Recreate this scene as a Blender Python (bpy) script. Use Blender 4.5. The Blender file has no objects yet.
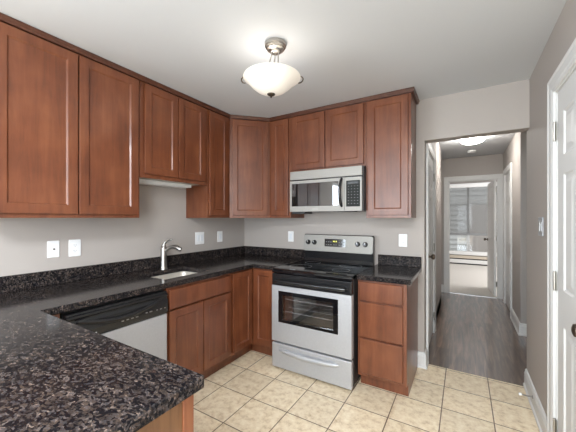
import bpy, bmesh, math, random
from mathutils import Vector, Matrix
random.seed(7)
SC = bpy.context.scene
COL = SC.collection

# ------------------------------------------------------------------ camera, world, lights, exposure
cam = bpy.data.cameras.new('camera')
cam.sensor_width = 36.0
cam.lens = 36.0 * 290.9 / 576.0
cam.shift_y = 1.98 / 576.0
cam.clip_start = 0.02
cam_o = bpy.data.objects.new('camera', cam)
cam_o.location = (2.421, -2.921, 1.3694)
cam_o.rotation_euler = (math.pi / 2, 0, 0.5434)
COL.objects.link(cam_o)
SC.camera = cam_o

world = bpy.data.worlds.new('daylight')
SC.world = world
world.use_nodes = True
world.node_tree.nodes['Background'].inputs['Color'].default_value = (0.96, 0.98, 1.0, 1)
world.node_tree.nodes['Background'].inputs['Strength'].default_value = 1.1


def area_light(name, loc, rot, sx, sy, power, color=(1, 1, 1)):
    l = bpy.data.lights.new(name, 'AREA')
    l.shape = 'RECTANGLE'
    l.size, l.size_y = sx, sy
    l.energy = power
    l.color = color
    o = bpy.data.objects.new(name, l)
    o.location = loc
    o.rotation_euler = rot
    COL.objects.link(o)
    return o


# daylight entering by the dining-room window behind the camera, then two added side fills
area_light('dining_window_daylight', (1.45, -6.42, 1.35), (math.radians(84), 0, 0), 2.5, 2.0, 118, (0.81, 0.915, 1.0))
area_light('dining_side_fill', (-0.13, -4.75, 1.30), (0, math.radians(-84), 0), 1.7, 2.0, 190, (0.81, 0.915, 1.0))  # fill light added to brighten the right wall and door
area_light('dining_right_fill', (2.96, -4.70, 1.45), (0, math.radians(79), math.radians(-25)), 1.7, 1.5, 95, (0.86, 0.94, 1.0))  # fill light added to lift the sink wall and left cabinets
# unseen downward fill, added above and behind the camera to brighten the floor
area_light('dining_overhead_fill', (2.2, -3.65, 2.40), (0, 0, 0), 0.7, 0.7, 102, (0.90, 0.95, 1.0))
area_light('bedroom_side_fill', (4.72, 5.3, 1.4), (0, math.pi / 2, 0), 1.6, 2.3, 90, (1.0, 0.98, 0.96))  # unseen fill light added at the side to brighten the bedroom

SC.view_settings.view_transform = 'Standard'
SC.view_settings.look = 'None'
SC.view_settings.gamma = 1.0
SC.view_settings.use_curve_mapping = False
SC.view_settings.exposure = 0.24
SC.cycles.use_denoising = True
SC.cycles.max_bounces = 10
SC.cycles.diffuse_bounces = 6
SC.cycles.sample_clamp_indirect = 6.0

# ------------------------------------------------------------------ materials


def new_mat(name):
    m = bpy.data.materials.new(name)
    m.use_nodes = True
    nt = m.node_tree
    b = nt.nodes['Principled BSDF']
    return m, nt, b


def setp(b, **k):
    names = {'color': 'Base Color', 'rough': 'Roughness', 'metal': 'Metallic', 'spec': 'Specular IOR Level',
             'coat': 'Coat Weight', 'coat_rough': 'Coat Roughness', 'emit': 'Emission Color',
             'emit_s': 'Emission Strength', 'alpha': 'Alpha', 'trans': 'Transmission Weight', 'ior': 'IOR'}
    for kk, v in k.items():
        if kk in ('color', 'emit'):
            v = (*v, 1)
        b.inputs[names[kk]].default_value = v


def plain(name, color, rough=0.5, bump=0.0, bump_scale=200.0, var=0.0, **k):
    m, nt, b = new_mat(name)
    setp(b, color=color, rough=rough, **k)
    tc = nt.nodes.new('ShaderNodeTexCoord')
    n = nt.nodes.new('ShaderNodeTexNoise')
    n.inputs['Scale'].default_value = bump_scale
    n.inputs['Detail'].default_value = 3
    nt.links.new(tc.outputs['Object'], n.inputs['Vector'])
    if var > 0:
        r = nt.nodes.new('ShaderNodeValToRGB')
        r.color_ramp.elements[0].position = 0.3
        r.color_ramp.elements[1].position = 0.7
        r.color_ramp.elements[0].color = (*[c * (1 - var) for c in color], 1)
        r.color_ramp.elements[1].color = (*[min(1, c * (1 + var)) for c in color], 1)
        nt.links.new(n.outputs['Fac'], r.inputs['Fac'])
        nt.links.new(r.outputs['Color'], b.inputs['Base Color'])
    if bump > 0:
        bp = nt.nodes.new('ShaderNodeBump')
        bp.inputs['Strength'].default_value = bump
        bp.inputs['Distance'].default_value = 0.002
        nt.links.new(n.outputs['Fac'], bp.inputs['Height'])
        nt.links.new(bp.outputs['Normal'], b.inputs['Normal'])
    return m


def ramp(nt, stops):
    r = nt.nodes.new('ShaderNodeValToRGB')
    e = r.color_ramp.elements
    while len(e) < len(stops):
        e.new(0.5)
    for i, (p, c) in enumerate(stops):
        e[i].position = p
        e[i].color = (*c, 1)
    return r


def wood(name, dark, mid, light, grain=(26, 26, 2.2), rough=0.33, coat=0.25):
    m, nt, b = new_mat(name)
    setp(b, rough=rough, coat=coat, coat_rough=0.16)
    tc = nt.nodes.new('ShaderNodeTexCoord')
    mp = nt.nodes.new('ShaderNodeMapping')
    mp.inputs['Scale'].default_value = grain
    n = nt.nodes.new('ShaderNodeTexNoise')
    n.inputs['Scale'].default_value = 1.0
    n.inputs['Detail'].default_value = 7
    n.inputs['Roughness'].default_value = 0.62
    n.inputs['Distortion'].default_value = 0.5
    n2 = nt.nodes.new('ShaderNodeTexNoise')          # blotchy stain
    n2.inputs['Scale'].default_value = 5.0
    n2.inputs['Detail'].default_value = 4
    mx = nt.nodes.new('ShaderNodeMath')
    mx.operation = 'MULTIPLY_ADD'
    mx.inputs[1].default_value = 0.55
    ad = nt.nodes.new('ShaderNodeMath')
    ad.operation = 'MULTIPLY'
    ad.inputs[1].default_value = 0.45
    r = ramp(nt, [(0.30, dark), (0.5, mid), (0.72, light)])
    L = nt.links.new
    L(tc.outputs['Object'], mp.inputs['Vector'])
    L(mp.outputs['Vector'], n.inputs['Vector'])
    L(tc.outputs['Object'], n2.inputs['Vector'])
    L(n2.outputs['Fac'], ad.inputs[0])
    L(n.outputs['Fac'], mx.inputs[0])
    L(ad.outputs[0], mx.inputs[2])
    L(mx.outputs[0], r.inputs['Fac'])
    L(r.outputs['Color'], b.inputs['Base Color'])
    bp = nt.nodes.new('ShaderNodeBump')
    bp.inputs['Strength'].default_value = 0.06
    bp.inputs['Distance'].default_value = 0.001
    L(n.outputs['Fac'], bp.inputs['Height'])
    L(bp.outputs['Normal'], b.inputs['Normal'])
    return m


def granite(name):
    m, nt, b = new_mat(name)
    setp(b, rough=0.12, spec=0.10)
    L = nt.links.new
    tc = nt.nodes.new('ShaderNodeTexCoord')
    warp = nt.nodes.new('ShaderNodeTexNoise')
    warp.inputs['Scale'].default_value = 40
    warp.inputs['Detail'].default_value = 3
    vm = nt.nodes.new('ShaderNodeVectorMath')
    vm.operation = 'SCALE'
    vm.inputs['Scale'].default_value = 0.022
    va = nt.nodes.new('ShaderNodeVectorMath')
    va.operation = 'ADD'
    L(tc.outputs['Object'], warp.inputs['Vector'])
    L(warp.outputs['Color'], vm.inputs[0])
    L(tc.outputs['Object'], va.inputs[0])
    L(vm.outputs['Vector'], va.inputs[1])
    mp = nt.nodes.new('ShaderNodeMapping')
    mp.inputs['Rotation'].default_value = (0, 0, 0.55)
    mp.inputs['Scale'].default_value = (1.0, 1.7, 1.3)
    L(va.outputs['Vector'], mp.inputs['Vector'])
    v1 = nt.nodes.new('ShaderNodeTexVoronoi')
    v1.inputs['Scale'].default_value = 98
    L(mp.outputs['Vector'], v1.inputs['Vector'])
    sep = nt.nodes.new('ShaderNodeSeparateColor')
    L(v1.outputs['Color'], sep.inputs['Color'])
    fine = nt.nodes.new('ShaderNodeTexNoise')
    fine.inputs['Scale'].default_value = 210
    fine.inputs['Detail'].default_value = 2
    L(tc.outputs['Object'], fine.inputs['Vector'])
    mad = nt.nodes.new('ShaderNodeMath')
    mad.operation = 'MULTIPLY_ADD'
    mad.inputs[1].default_value = 0.72
    fm = nt.nodes.new('ShaderNodeMath')
    fm.operation = 'MULTIPLY_ADD'
    fm.inputs[1].default_value = 0.75
    fm.inputs[2].default_value = -0.235
    L(fine.outputs['Fac'], fm.inputs[0])
    L(sep.outputs['Red'], mad.inputs[0])
    L(fm.outputs[0], mad.inputs[2])
    r1 = ramp(nt, [(0.0, (0.005, 0.006, 0.008)), (0.34, (0.010, 0.010, 0.012)), (0.50, (0.023, 0.020, 0.019)),
                   (0.65, (0.054, 0.039, 0.031)), (0.78, (0.045, 0.045, 0.050)), (0.97, (0.19, 0.14, 0.112))])
    L(mad.outputs[0], r1.inputs['Fac'])
    n = nt.nodes.new('ShaderNodeTexNoise')
    n.inputs['Scale'].default_value = 22
    n.inputs['Detail'].default_value = 6
    L(tc.outputs['Object'], n.inputs['Vector'])
    r2 = ramp(nt, [(0.36, (0.55, 0.56, 0.60)), (0.62, (1.10, 1.04, 0.98))])
    L(n.outputs['Fac'], r2.inputs['Fac'])
    mx = nt.nodes.new('ShaderNodeMix')
    mx.data_type = 'RGBA'
    mx.blend_type = 'MULTIPLY'
    mx.inputs[0].default_value = 1.0
    L(r1.outputs['Color'], mx.inputs[6])
    L(r2.outputs['Color'], mx.inputs[7])
    L(mx.outputs[2], b.inputs['Base Color'])
    return m


def tiles(name):
    m, nt, b = new_mat(name)
    L = nt.links.new
    tc = nt.nodes.new('ShaderNodeTexCoord')
    mp = nt.nodes.new('ShaderNodeMapping')
    mp.inputs['Location'].default_value = (-0.115 + 0.31 * 20, -0.07 + 0.31 * 40, 0)
    L(tc.outputs['Object'], mp.inputs['Vector'])
    br = nt.nodes.new('ShaderNodeTexBrick')
    br.offset = 0.0
    br.squash = 1.0
    br.inputs['Scale'].default_value = 1.0
    br.inputs['Brick Width'].default_value = 0.31
    br.inputs['Row Height'].default_value = 0.31
    br.inputs['Mortar Size'].default_value = 0.0036
    br.inputs['Mortar Smooth'].default_value = 0.1
    br.inputs['Color1'].default_value = (0.90, 0.90, 0.90, 1)
    br.inputs['Color2'].default_value = (1.05, 1.05, 1.05, 1)
    L(mp.outputs['Vector'], br.inputs['Vector'])
    n = nt.nodes.new('ShaderNodeTexNoise')
    n.inputs['Scale'].default_value = 21
    n.inputs['Detail'].default_value = 8
    n.inputs['Roughness'].default_value = 0.68
    L(tc.outputs['Object'], n.inputs['Vector'])
    r = ramp(nt, [(0.30, (0.50, 0.37, 0.225)), (0.48, (0.76, 0.63, 0.445)), (0.68, (0.88, 0.775, 0.59))])
    L(n.outputs['Fac'], r.inputs['Fac'])
    mx = nt.nodes.new('ShaderNodeMix')
    mx.data_type = 'RGBA'
    mx.blend_type = 'MULTIPLY'
    mx.inputs[0].default_value = 1.0
    L(r.outputs['Color'], mx.inputs[6])
    L(br.outputs['Color'], mx.inputs[7])
    mg = nt.nodes.new('ShaderNodeMix')
    mg.data_type = 'RGBA'
    mg.inputs[7].default_value = (0.15, 0.10, 0.065, 1)
    L(br.outputs['Fac'], mg.inputs[0])
    L(mx.outputs[2], mg.inputs[6])
    L(mg.outputs[2], b.inputs['Base Color'])
    inv = nt.nodes.new('ShaderNodeMath')
    inv.operation = 'SUBTRACT'
    inv.inputs[0].default_value = 1.0
    L(br.outputs['Fac'], inv.inputs[1])
    bp = nt.nodes.new('ShaderNodeBump')
    bp.inputs['Strength'].default_value = 0.5
    bp.inputs['Distance'].default_value = 0.002
    L(inv.outputs[0], bp.inputs['Height'])
    L(bp.outputs['Normal'], b.inputs['Normal'])
    setp(b, rough=0.36)
    return m


def planks(name):
    m, nt, b = new_mat(name)
    L = nt.links.new
    tc = nt.nodes.new('ShaderNodeTexCoord')
    mp = nt.nodes.new('ShaderNodeMapping')
    mp.inputs['Rotation'].default_value = (0, 0, math.pi / 2)
    L(tc.outputs['Object'], mp.inputs['Vector'])
    br = nt.nodes.new('ShaderNodeTexBrick')
    br.offset = 0.37
    br.inputs['Scale'].default_value = 1.0
    br.inputs['Brick Width'].default_value = 1.1
    br.inputs['Row Height'].default_value = 0.115
    br.inputs['Mortar Size'].default_value = 0.0012
    br.inputs['Color1'].default_value = (0.7, 0.7, 0.7, 1)
    br.inputs['Color2'].default_value = (1.3, 1.3, 1.3, 1)
    br.inputs['Mortar'].default_value = (0.25, 0.25, 0.25, 1)
    L(mp.outputs['Vector'], br.inputs['Vector'])
    mp2 = nt.nodes.new('ShaderNodeMapping')
    mp2.inputs['Scale'].default_value = (32, 2.6, 1)
    L(tc.outputs['Object'], mp2.inputs['Vector'])
    n = nt.nodes.new('ShaderNodeTexNoise')
    n.inputs['Scale'].default_value = 1.0
    n.inputs['Detail'].default_value = 7
    n.inputs['Distortion'].default_value = 0.7
    L(mp2.outputs['Vector'], n.inputs['Vector'])
    r = ramp(nt, [(0.33, (0.040, 0.022, 0.013)), (0.52, (0.115, 0.066, 0.042)), (0.70, (0.22, 0.14, 0.10))])
    L(n.outputs['Fac'], r.inputs['Fac'])
    mx = nt.nodes.new('ShaderNodeMix')
    mx.data_type = 'RGBA'
    mx.blend_type = 'MULTIPLY'
    mx.inputs[0].default_value = 1.0
    L(r.outputs['Color'], mx.inputs[6])
    L(br.outputs['Color'], mx.inputs[7])
    L(mx.outputs[2], b.inputs['Base Color'])
    setp(b, rough=0.32, spec=0.8, coat=1.0, coat_rough=0.12)
    b.inputs['Coat IOR'].default_value = 1.85
    return m


def clear_glass(name, tint=(1, 1, 1), gloss=0.08):
    m = bpy.data.materials.new(name)
    m.use_nodes = True
    nt = m.node_tree
    nt.nodes.clear()
    o = nt.nodes.new('ShaderNodeOutputMaterial')
    mix = nt.nodes.new('ShaderNodeMixShader')
    t = nt.nodes.new('ShaderNodeBsdfTransparent')
    t.inputs['Color'].default_value = (*tint, 1)
    g = nt.nodes.new('ShaderNodeBsdfGlossy')
    g.inputs['Roughness'].default_value = 0.03
    mix.inputs[0].default_value = gloss
    nt.links.new(t.outputs[0], mix.inputs[1])
    nt.links.new(g.outputs[0], mix.inputs[2])
    nt.links.new(mix.outputs[0], o.inputs[0])
    return m


def screen_fabric(name, color, open_):
    m = bpy.data.materials.new(name)
    m.use_nodes = True
    nt = m.node_tree
    nt.nodes.clear()
    o = nt.nodes.new('ShaderNodeOutputMaterial')
    mix = nt.nodes.new('ShaderNodeMixShader')
    t = nt.nodes.new('ShaderNodeBsdfTransparent')
    d = nt.nodes.new('ShaderNodeBsdfDiffuse')
    d.inputs['Color'].default_value = (*color, 1)
    mix.inputs[0].default_value = 1 - open_
    nt.links.new(t.outputs[0], mix.inputs[1])
    nt.links.new(d.outputs[0], mix.inputs[2])
    nt.links.new(mix.outputs[0], o.inputs[0])
    return m


M = {}
M['wall'] = plain('wall_paint', (0.41, 0.37, 0.34), 0.75, 0.08, 260)
M['hall_wall'] = plain('hall_wall_paint', (0.42, 0.385, 0.36), 0.75, 0.08, 260)
M['ceil'] = plain('ceiling_paint', (0.575, 0.592, 0.615), 0.85, 0.1, 180)
M['trim'] = plain('white_trim_paint', (0.68, 0.68, 0.67), 0.5)
M['tile'] = tiles('floor_tile')
M['plank'] = planks('dark_plank_floor')
M['carpet'] = plain('carpet', (0.60, 0.57, 0.53), 0.95, 0.8, 160, 0.12)
M['cherry'] = wood('cherry_wood', (0.085, 0.023, 0.009), (0.155, 0.046, 0.018), (0.225, 0.078, 0.032), rough=0.36, coat=0.3)
M['cherry_dark'] = wood('dark_cherry_molding', (0.05, 0.016, 0.008), (0.085, 0.027, 0.013), (0.12, 0.043, 0.02))
M['oak'] = wood('oak_end_panel', (0.030, 0.012, 0.005), (0.115, 0.052, 0.021), (0.19, 0.092, 0.040), (60, 60, 4.0), 0.45, 0.1)
M['inside'] = plain('cabinet_interior', (0.55, 0.53, 0.49), 0.5)
M['granite'] = granite('polished_granite')
M['steel'] = plain('stainless_steel', (0.50, 0.51, 0.53), 0.58, 0.0, 80, 0.03, metal=0.6)
M['steel_dark'] = plain('dark_stainless', (0.42, 0.41, 0.40), 0.3, metal=0.9)
M['steel_warm'] = plain('warm_satin_steel', (0.36, 0.345, 0.32), 0.6, 0.0, 80, 0.03, metal=0.5)
M['sink_steel'] = plain('satin_sink_steel', (0.62, 0.58, 0.52), 0.42, metal=0.45)
M['chrome'] = plain('brushed_nickel', (0.44, 0.42, 0.39), 0.3, metal=1.0)
M['bronze'] = plain('bronze', (0.10, 0.075, 0.055), 0.35, metal=0.8)
M['black'] = plain('black_plastic', (0.012, 0.012, 0.013), 0.25)
M['key_black'] = plain('keypad_black', (0.018, 0.020, 0.019), 0.6, spec=0.2)
M['black_gloss'] = plain('black_glass', (0.006, 0.006, 0.007), 0.06, spec=0.6)
M['black_matte'] = plain('black_enamel', (0.02, 0.02, 0.021), 0.5)
M['mark'] = plain('pale_print', (0.62, 0.62, 0.62), 0.5)
M['grey_mark'] = plain('grey_print', (0.16, 0.16, 0.165), 0.5)
M['white'] = plain('white_plastic', (0.82, 0.82, 0.82), 0.35)
M['ivory'] = plain('white_rocker_plastic', (0.74, 0.77, 0.80), 0.3)
M['white_enamel'] = plain('white_enamel', (0.75, 0.74, 0.71), 0.4)
M['heater'] = plain('heater_enamel', (0.50, 0.44, 0.36), 0.5)
M['oven_glass'] = clear_glass('oven_glass', (0.88, 0.88, 0.88), 0.24)
M['micro_glass'] = plain('microwave_glass', (0.012, 0.012, 0.012), 0.03, spec=1.0, coat=1.0, coat_rough=0.02)
M['oven_inner'] = plain('oven_interior', (0.50, 0.48, 0.44), 0.4)
M['glass'] = clear_glass('window_glass', (0.97, 0.98, 0.98), 0.05)
M['shade'] = screen_fabric('solar_shade_fabric', (0.22, 0.225, 0.225), 0.62)
M['hem'] = plain('grey_hem_bar', (0.20, 0.205, 0.21), 0.6)
M['siding'] = plain('siding_paint', (0.66, 0.66, 0.65), 0.7)
M['brick_brown'] = plain('brown_siding_paint', (0.52, 0.47, 0.44), 0.7)
M['ground'] = plain('pale_paving', (0.40, 0.39, 0.36), 0.9, 0.2, 30, 0.2)
M['lit_glass'] = plain('frosted_lamp_glass', (0.62, 0.58, 0.52), 0.35, emit=(1.0, 0.94, 0.84), emit_s=0.30)
M['hall_glass'] = plain('lit_hall_lamp_glass', (0.9, 0.88, 0.84), 0.4, emit=(1.0, 0.96, 0.90), emit_s=62.0)
M['display'] = plain('lit_display_digits', (0.5, 0.5, 0.1), 0.4, emit=(0.75, 0.72, 0.12), emit_s=0.9)

# ------------------------------------------------------------------ mesh helpers (all shapes in world coordinates)


def face(bm, vs):
    try:
        return bm.faces.new(vs)
    except ValueError:
        return None


def box(bm, x0, x1, y0, y1, z0, z1):
    v = [bm.verts.new((x, y, z)) for z in (z0, z1) for x, y in ((x0, y0), (x1, y0), (x1, y1), (x0, y1))]
    for idx in ((3, 2, 1, 0), (4, 5, 6, 7), (0, 1, 5, 4), (1, 2, 6, 5), (2, 3, 7, 6), (3, 0, 4, 7)):
        bm.faces.new([v[i] for i in idx])


def prism(bm, pts, z0, z1):
    a = [bm.verts.new((x, y, z0)) for x, y in pts]
    b = [bm.verts.new((x, y, z1)) for x, y in pts]
    n = len(pts)
    bm.faces.new(a[::-1])
    bm.faces.new(b)
    for i in range(n):
        bm.faces.new((a[i], a[(i + 1) % n], b[(i + 1) % n], b[i]))


class Frame:
    """A local frame on a wall or a front: u along it, z up, w out of it."""

    def __init__(self, o, u, n):
        self.o, self.u, self.n = Vector(o), Vector(u).normalized(), Vector(n).normalized()

    def p(self, u, z, w):
        return self.o + self.u * u + self.n * w + Vector((0, 0, z))


def fbox(bm, F, u0, u1, z0, z1, w0, w1):
    v = [bm.verts.new(F.p(u, z, w)) for z in (z0, z1) for u, w in ((u0, w0), (u1, w0), (u1, w1), (u0, w1))]
    for idx in ((3, 2, 1, 0), (4, 5, 6, 7), (0, 1, 5, 4), (1, 2, 6, 5), (2, 3, 7, 6), (3, 0, 4, 7)):
        bm.faces.new([v[i] for i in idx])


def frounded(bm, F, u0, u1, z0, z1, w0, w1, r, seg=5):
    pts = []
    for cu, cz, a0 in ((u1 - r, z1 - r, 0), (u0 + r, z1 - r, 90), (u0 + r, z0 + r, 180), (u1 - r, z0 + r, 270)):
        for i in range(seg + 1):
            a = math.radians(a0 + 90 * i / seg)
            pts.append((cu + r * math.cos(a), cz + r * math.sin(a)))
    A = [bm.verts.new(F.p(u, z, w0)) for u, z in pts]
    B = [bm.verts.new(F.p(u, z, w1)) for u, z in pts]
    bm.faces.new(A[::-1])
    bm.faces.new(B)
    for i in range(len(pts)):
        j = (i + 1) % len(pts)
        bm.faces.new((A[i], A[j], B[j], B[i]))


def lathe(bm, base, axis, prof, seg=32, caps=True):
    """prof: (radius, distance along the axis)."""
    axis = Vector(axis).normalized()
    t = Vector((0, 0, 1)) if abs(axis.z) < 0.9 else Vector((1, 0, 0))
    a = axis.cross(t).normalized()
    b = axis.cross(a)
    base = Vector(base)
    rings = []
    for r, h in prof:
        if r < 1e-6:
            rings.append([bm.verts.new(base + axis * h)])
        else:
            rings.append([bm.verts.new(base + axis * h + a * r * math.cos(2 * math.pi * i / seg) + b * r * math.sin(2 * math.pi * i / seg)) for i in range(seg)])
    for k in range(len(rings) - 1):
        A, B = rings[k], rings[k + 1]
        for i in range(seg):
            j = (i + 1) % seg
            if len(A) == 1 and len(B) == 1:
                continue
            if len(A) == 1:
                face(bm, (A[0], B[j], B[i]))
            elif len(B) == 1:
                face(bm, (A[i], A[j], B[0]))
            else:
                face(bm, (A[i], A[j], B[j], B[i]))
    if caps and len(rings[0]) > 1 and prof[0][0] > 1e-6:
        face(bm, rings[0][::-1])
    if caps and len(rings[-1]) > 1:
        face(bm, rings[-1])


def tube(bm, pts, rad, seg=12, flat=1.0):
    pts = [Vector(p) for p in pts]
    rads = rad if isinstance(rad, (list, tuple)) else [rad] * len(pts)
    rings = []
    up = None
    for i, p in enumerate(pts):
        d = (pts[min(i + 1, len(pts) - 1)] - pts[max(i - 1, 0)]).normalized()
        if up is None:
            t = Vector((0, 0, 1)) if abs(d.z) < 0.9 else Vector((1, 0, 0))
            up = d.cross(t).normalized()
        up = (up - d * up.dot(d)).normalized()
        s = d.cross(up)
        rings.append([bm.verts.new(p + up * rads[i] * math.cos(2 * math.pi * k / seg) + s * rads[i] * flat * math.sin(2 * math.pi * k / seg)) for k in range(seg)])
    for a, b in zip(rings, rings[1:]):
        for k in range(seg):
            bm.faces.new((a[k], a[(k + 1) % seg], b[(k + 1) % seg], b[k]))
    bm.faces.new(rings[0][::-1])
    bm.faces.new(rings[-1])


def bez(p0, p1, p2, p3, n=12):
    p0, p1, p2, p3 = map(Vector, (p0, p1, p2, p3))
    out = []
    for i in range(n + 1):
        t = i / n
        out.append(p0 * (1 - t) ** 3 + p1 * 3 * t * (1 - t) ** 2 + p2 * 3 * t * t * (1 - t) + p3 * t ** 3)
    return out


def panelled(bm, F, us, zs, w0, w1, cells, steps):
    """A slab with a front (w1) cut into a grid; the listed cells are moulded by successive insets."""
    fr = {}
    bk = {}
    for i, u in enumerate(us):
        for j, z in enumerate(zs):
            fr[i, j] = bm.verts.new(F.p(u, z, w1))
            bk[i, j] = bm.verts.new(F.p(u, z, w0))
    nu, nz = len(us) - 1, len(zs) - 1
    sel = []
    for i in range(nu):
        for j in range(nz):
            f = bm.faces.new((fr[i, j], fr[i + 1, j], fr[i + 1, j + 1], fr[i, j + 1]))
            if (i, j) in cells:
                sel.append(f)
            bm.faces.new((bk[i, j], bk[i, j + 1], bk[i + 1, j + 1], bk[i + 1, j]))
    for i in range(nu):
        bm.faces.new((fr[i, 0], bk[i, 0], bk[i + 1, 0], fr[i + 1, 0]))
        bm.faces.new((fr[i, nz], fr[i + 1, nz], bk[i + 1, nz], bk[i, nz]))
    for j in range(nz):
        bm.faces.new((fr[0, j], fr[0, j + 1], bk[0, j + 1], bk[0, j]))
        bm.faces.new((fr[nu, j], bk[nu, j], bk[nu, j + 1], fr[nu, j + 1]))
    bmesh.ops.recalc_face_normals(bm, faces=bm.faces[:])
    for th, dp in steps:
        bmesh.ops.inset_individual(bm, faces=sel, thickness=th, depth=dp, use_even_offset=True)
    return sel


def sweep(bm, path, prof):
    """Mitred sweep of a profile (out, z) along a plan path; 'out' is to the right of the travel."""
    pts = [Vector((x, y)) for x, y in path]
    rows = []
    for o, z in prof:
        row = []
        for i, p in enumerate(pts):
            ds = []
            if i > 0:
                ds.append((pts[i] - pts[i - 1]).normalized())
            if i < len(pts) - 1:
                ds.append((pts[i + 1] - pts[i]).normalized())
            ns = [Vector((d.y, -d.x)) for d in ds]
            if len(ns) == 2:
                b = (ns[0] + ns[1]).normalized()
                k = o / max(0.2, b.dot(ns[0]))
            else:
                b, k = ns[0], o
            q = p + b * k
            row.append(bm.verts.new((q.x, q.y, z)))
        rows.append(row)
    m = len(rows)
    for a in range(m):
        A, B = rows[a], rows[(a + 1) % m]
        for i in range(len(pts) - 1):
            face(bm, (A[i], A[i + 1], B[i + 1], B[i]))
    face(bm, [r[0] for r in rows])
    face(bm, [r[-1] for r in rows][::-1])


ROOT = {}


def obj(name, bm, mat, parent=None, label=None, bevel=0.0, smooth=False, seg=2):
    bmesh.ops.recalc_face_normals(bm, faces=bm.faces[:])
    base = ROOT[parent] if parent is not None else Vector((0, 0, 0))
    if parent is None:                      # origin at the base of a one-mesh thing
        lo = Vector((min(v.co.x for v in bm.verts), min(v.co.y for v in bm.verts), min(v.co.z for v in bm.verts)))
        hi = Vector((max(v.co.x for v in bm.verts), max(v.co.y for v in bm.verts), lo.z))
        base = (lo + hi) / 2
    for v in bm.verts:
        v.co -= base
    me = bpy.data.meshes.new(name)
    bm.to_mesh(me)
    bm.free()
    me.materials.append(mat)
    if smooth:
        for p in me.polygons:
            p.use_smooth = True
    o = bpy.data.objects.new(name, me)
    COL.objects.link(o)
    if parent is not None:
        o.parent = parent
    else:
        o.location = base
    ROOT[o] = base
    if label:
        o['label'] = label
    if bevel:
        md = o.modifiers.new('edge_round', 'BEVEL')
        md.width = bevel
        md.segments = seg
        md.limit_method = 'ANGLE'
        md.angle_limit = math.radians(40)
    if smooth:
        md = o.modifiers.new('weighted', 'EDGE_SPLIT')
        md.split_angle = math.radians(38)
    return o


def thing(name, label, cat, loc, group=None):
    o = bpy.data.objects.new(name, None)
    o.empty_display_size = 0.05
    o.location = loc
    COL.objects.link(o)
    ROOT[o] = Vector(loc)
    o['label'] = label
    o['category'] = cat
    if group:
        o['group'] = group
    return o


def tag(o, label, cat, group=None):
    o['label'] = label
    o['category'] = cat
    if group:
        o['group'] = group
    return o


def struct(name, bm, mat, parent=None, bevel=0.0):
    o = obj(name, bm, mat, parent, bevel=bevel)
    if parent is None:
        o['kind'] = 'structure'
    return o


def struct_root(name, loc, label=None):
    o = bpy.data.objects.new(name, None)
    o.location = loc
    COL.objects.link(o)
    ROOT[o] = Vector(loc)
    o['kind'] = 'structure'
    if label:
        o['label'] = label
    return o


def B(*boxes):
    bm = bmesh.new()
    for b in boxes:
        box(bm, *b)
    return bm


# ------------------------------------------------------------------ the room shell
CZ = 2.455          # ceiling height
XW = 2.861          # right wall plane
XO = 2.114          # left edge of the hall opening
ZH = 2.076          # header underside
RY = -6.3           # rear wall of the dining end
WT = 0.12           # wall thickness

struct('floor', B((0, 3.0, RY, 0.095, -0.1, 0)), M['tile'])
bpy.data.objects['floor'].location.z = -0.1
struct('floor_hall', B((1.5, 4.0, 0.095, 3.2, -0.1, 0)), M['plank'])
struct('floor_bedroom', B((0.9, 4.7, 3.2, 7.2, -0.1, 0.006)), M['carpet'])
# tile coordinates must be those of the room, so give the floor a world origin
fl = bpy.data.objects['floor']
off = Vector(fl.location)
for v in fl.data.vertices:
    v.co += off
fl.location = (0, 0, 0)

struct('ceiling', B((-0.1, 4.8, RY - 0.1, 7.3, CZ, CZ + 0.1)), M['ceil'])
SWY0, SWY1 = -5.75, -3.75
struct('wall_left', B((-0.1, 0, SWY1, 0.12, 0, CZ), (-0.1, 0, RY - 0.1, SWY0, 0, CZ), (-0.1, 0, SWY0, SWY1, 0, 0.45), (-0.1, 0, SWY0, SWY1, 2.15, CZ)), M['wall'])
w3 = struct_root('added_window_left', (0, (SWY0 + SWY1) / 2, 0.45))  # unseen window, added as an opening for the left fill light
bm = B((-0.08, -0.02, SWY0, SWY0 + 0.06, 0.45, 2.15), (-0.08, -0.02, SWY1 - 0.06, SWY1, 0.45, 2.15), (-0.08, -0.02, SWY0, SWY1, 0.45, 0.51),
       (-0.08, -0.02, SWY0, SWY1, 2.09, 2.15), (-0.08, -0.02, -4.79, -4.71, 0.5, 2.1))
struct('frame', bm, M['trim'], w3)
struct('wall_back', B((0, XO, 0, WT, 0, CZ), (XO, XW + 0.001, 0, WT, ZH, CZ)), M['wall'])
struct('wall_right', B((XW, XW + WT, -0.76, WT, 0, CZ), (XW, XW + WT, -1.42, -0.76, 2.075, CZ), (XW, XW + WT, -3.85, -1.42, 0, CZ), (XW, XW + WT, RY, -5.55, 0, CZ),
                           (XW, XW + WT, -5.55, -3.85, 0, 0.5), (XW, XW + WT, -5.55, -3.85, 2.3, CZ)), M['wall'])
w4 = struct_root('added_window_right', (XW, -4.7, 0.5))  # unseen window, added as an opening for the right fill light
bm = B((XW + 0.02, XW + 0.08, -5.55, -5.49, 0.5, 2.3), (XW + 0.02, XW + 0.08, -3.91, -3.85, 0.5, 2.3), (XW + 0.02, XW + 0.08, -5.55, -3.85, 0.5, 0.56), (XW + 0.02, XW + 0.08, -5.55, -3.85, 2.24, 2.3))
struct('frame', bm, M['trim'], w4)
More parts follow.
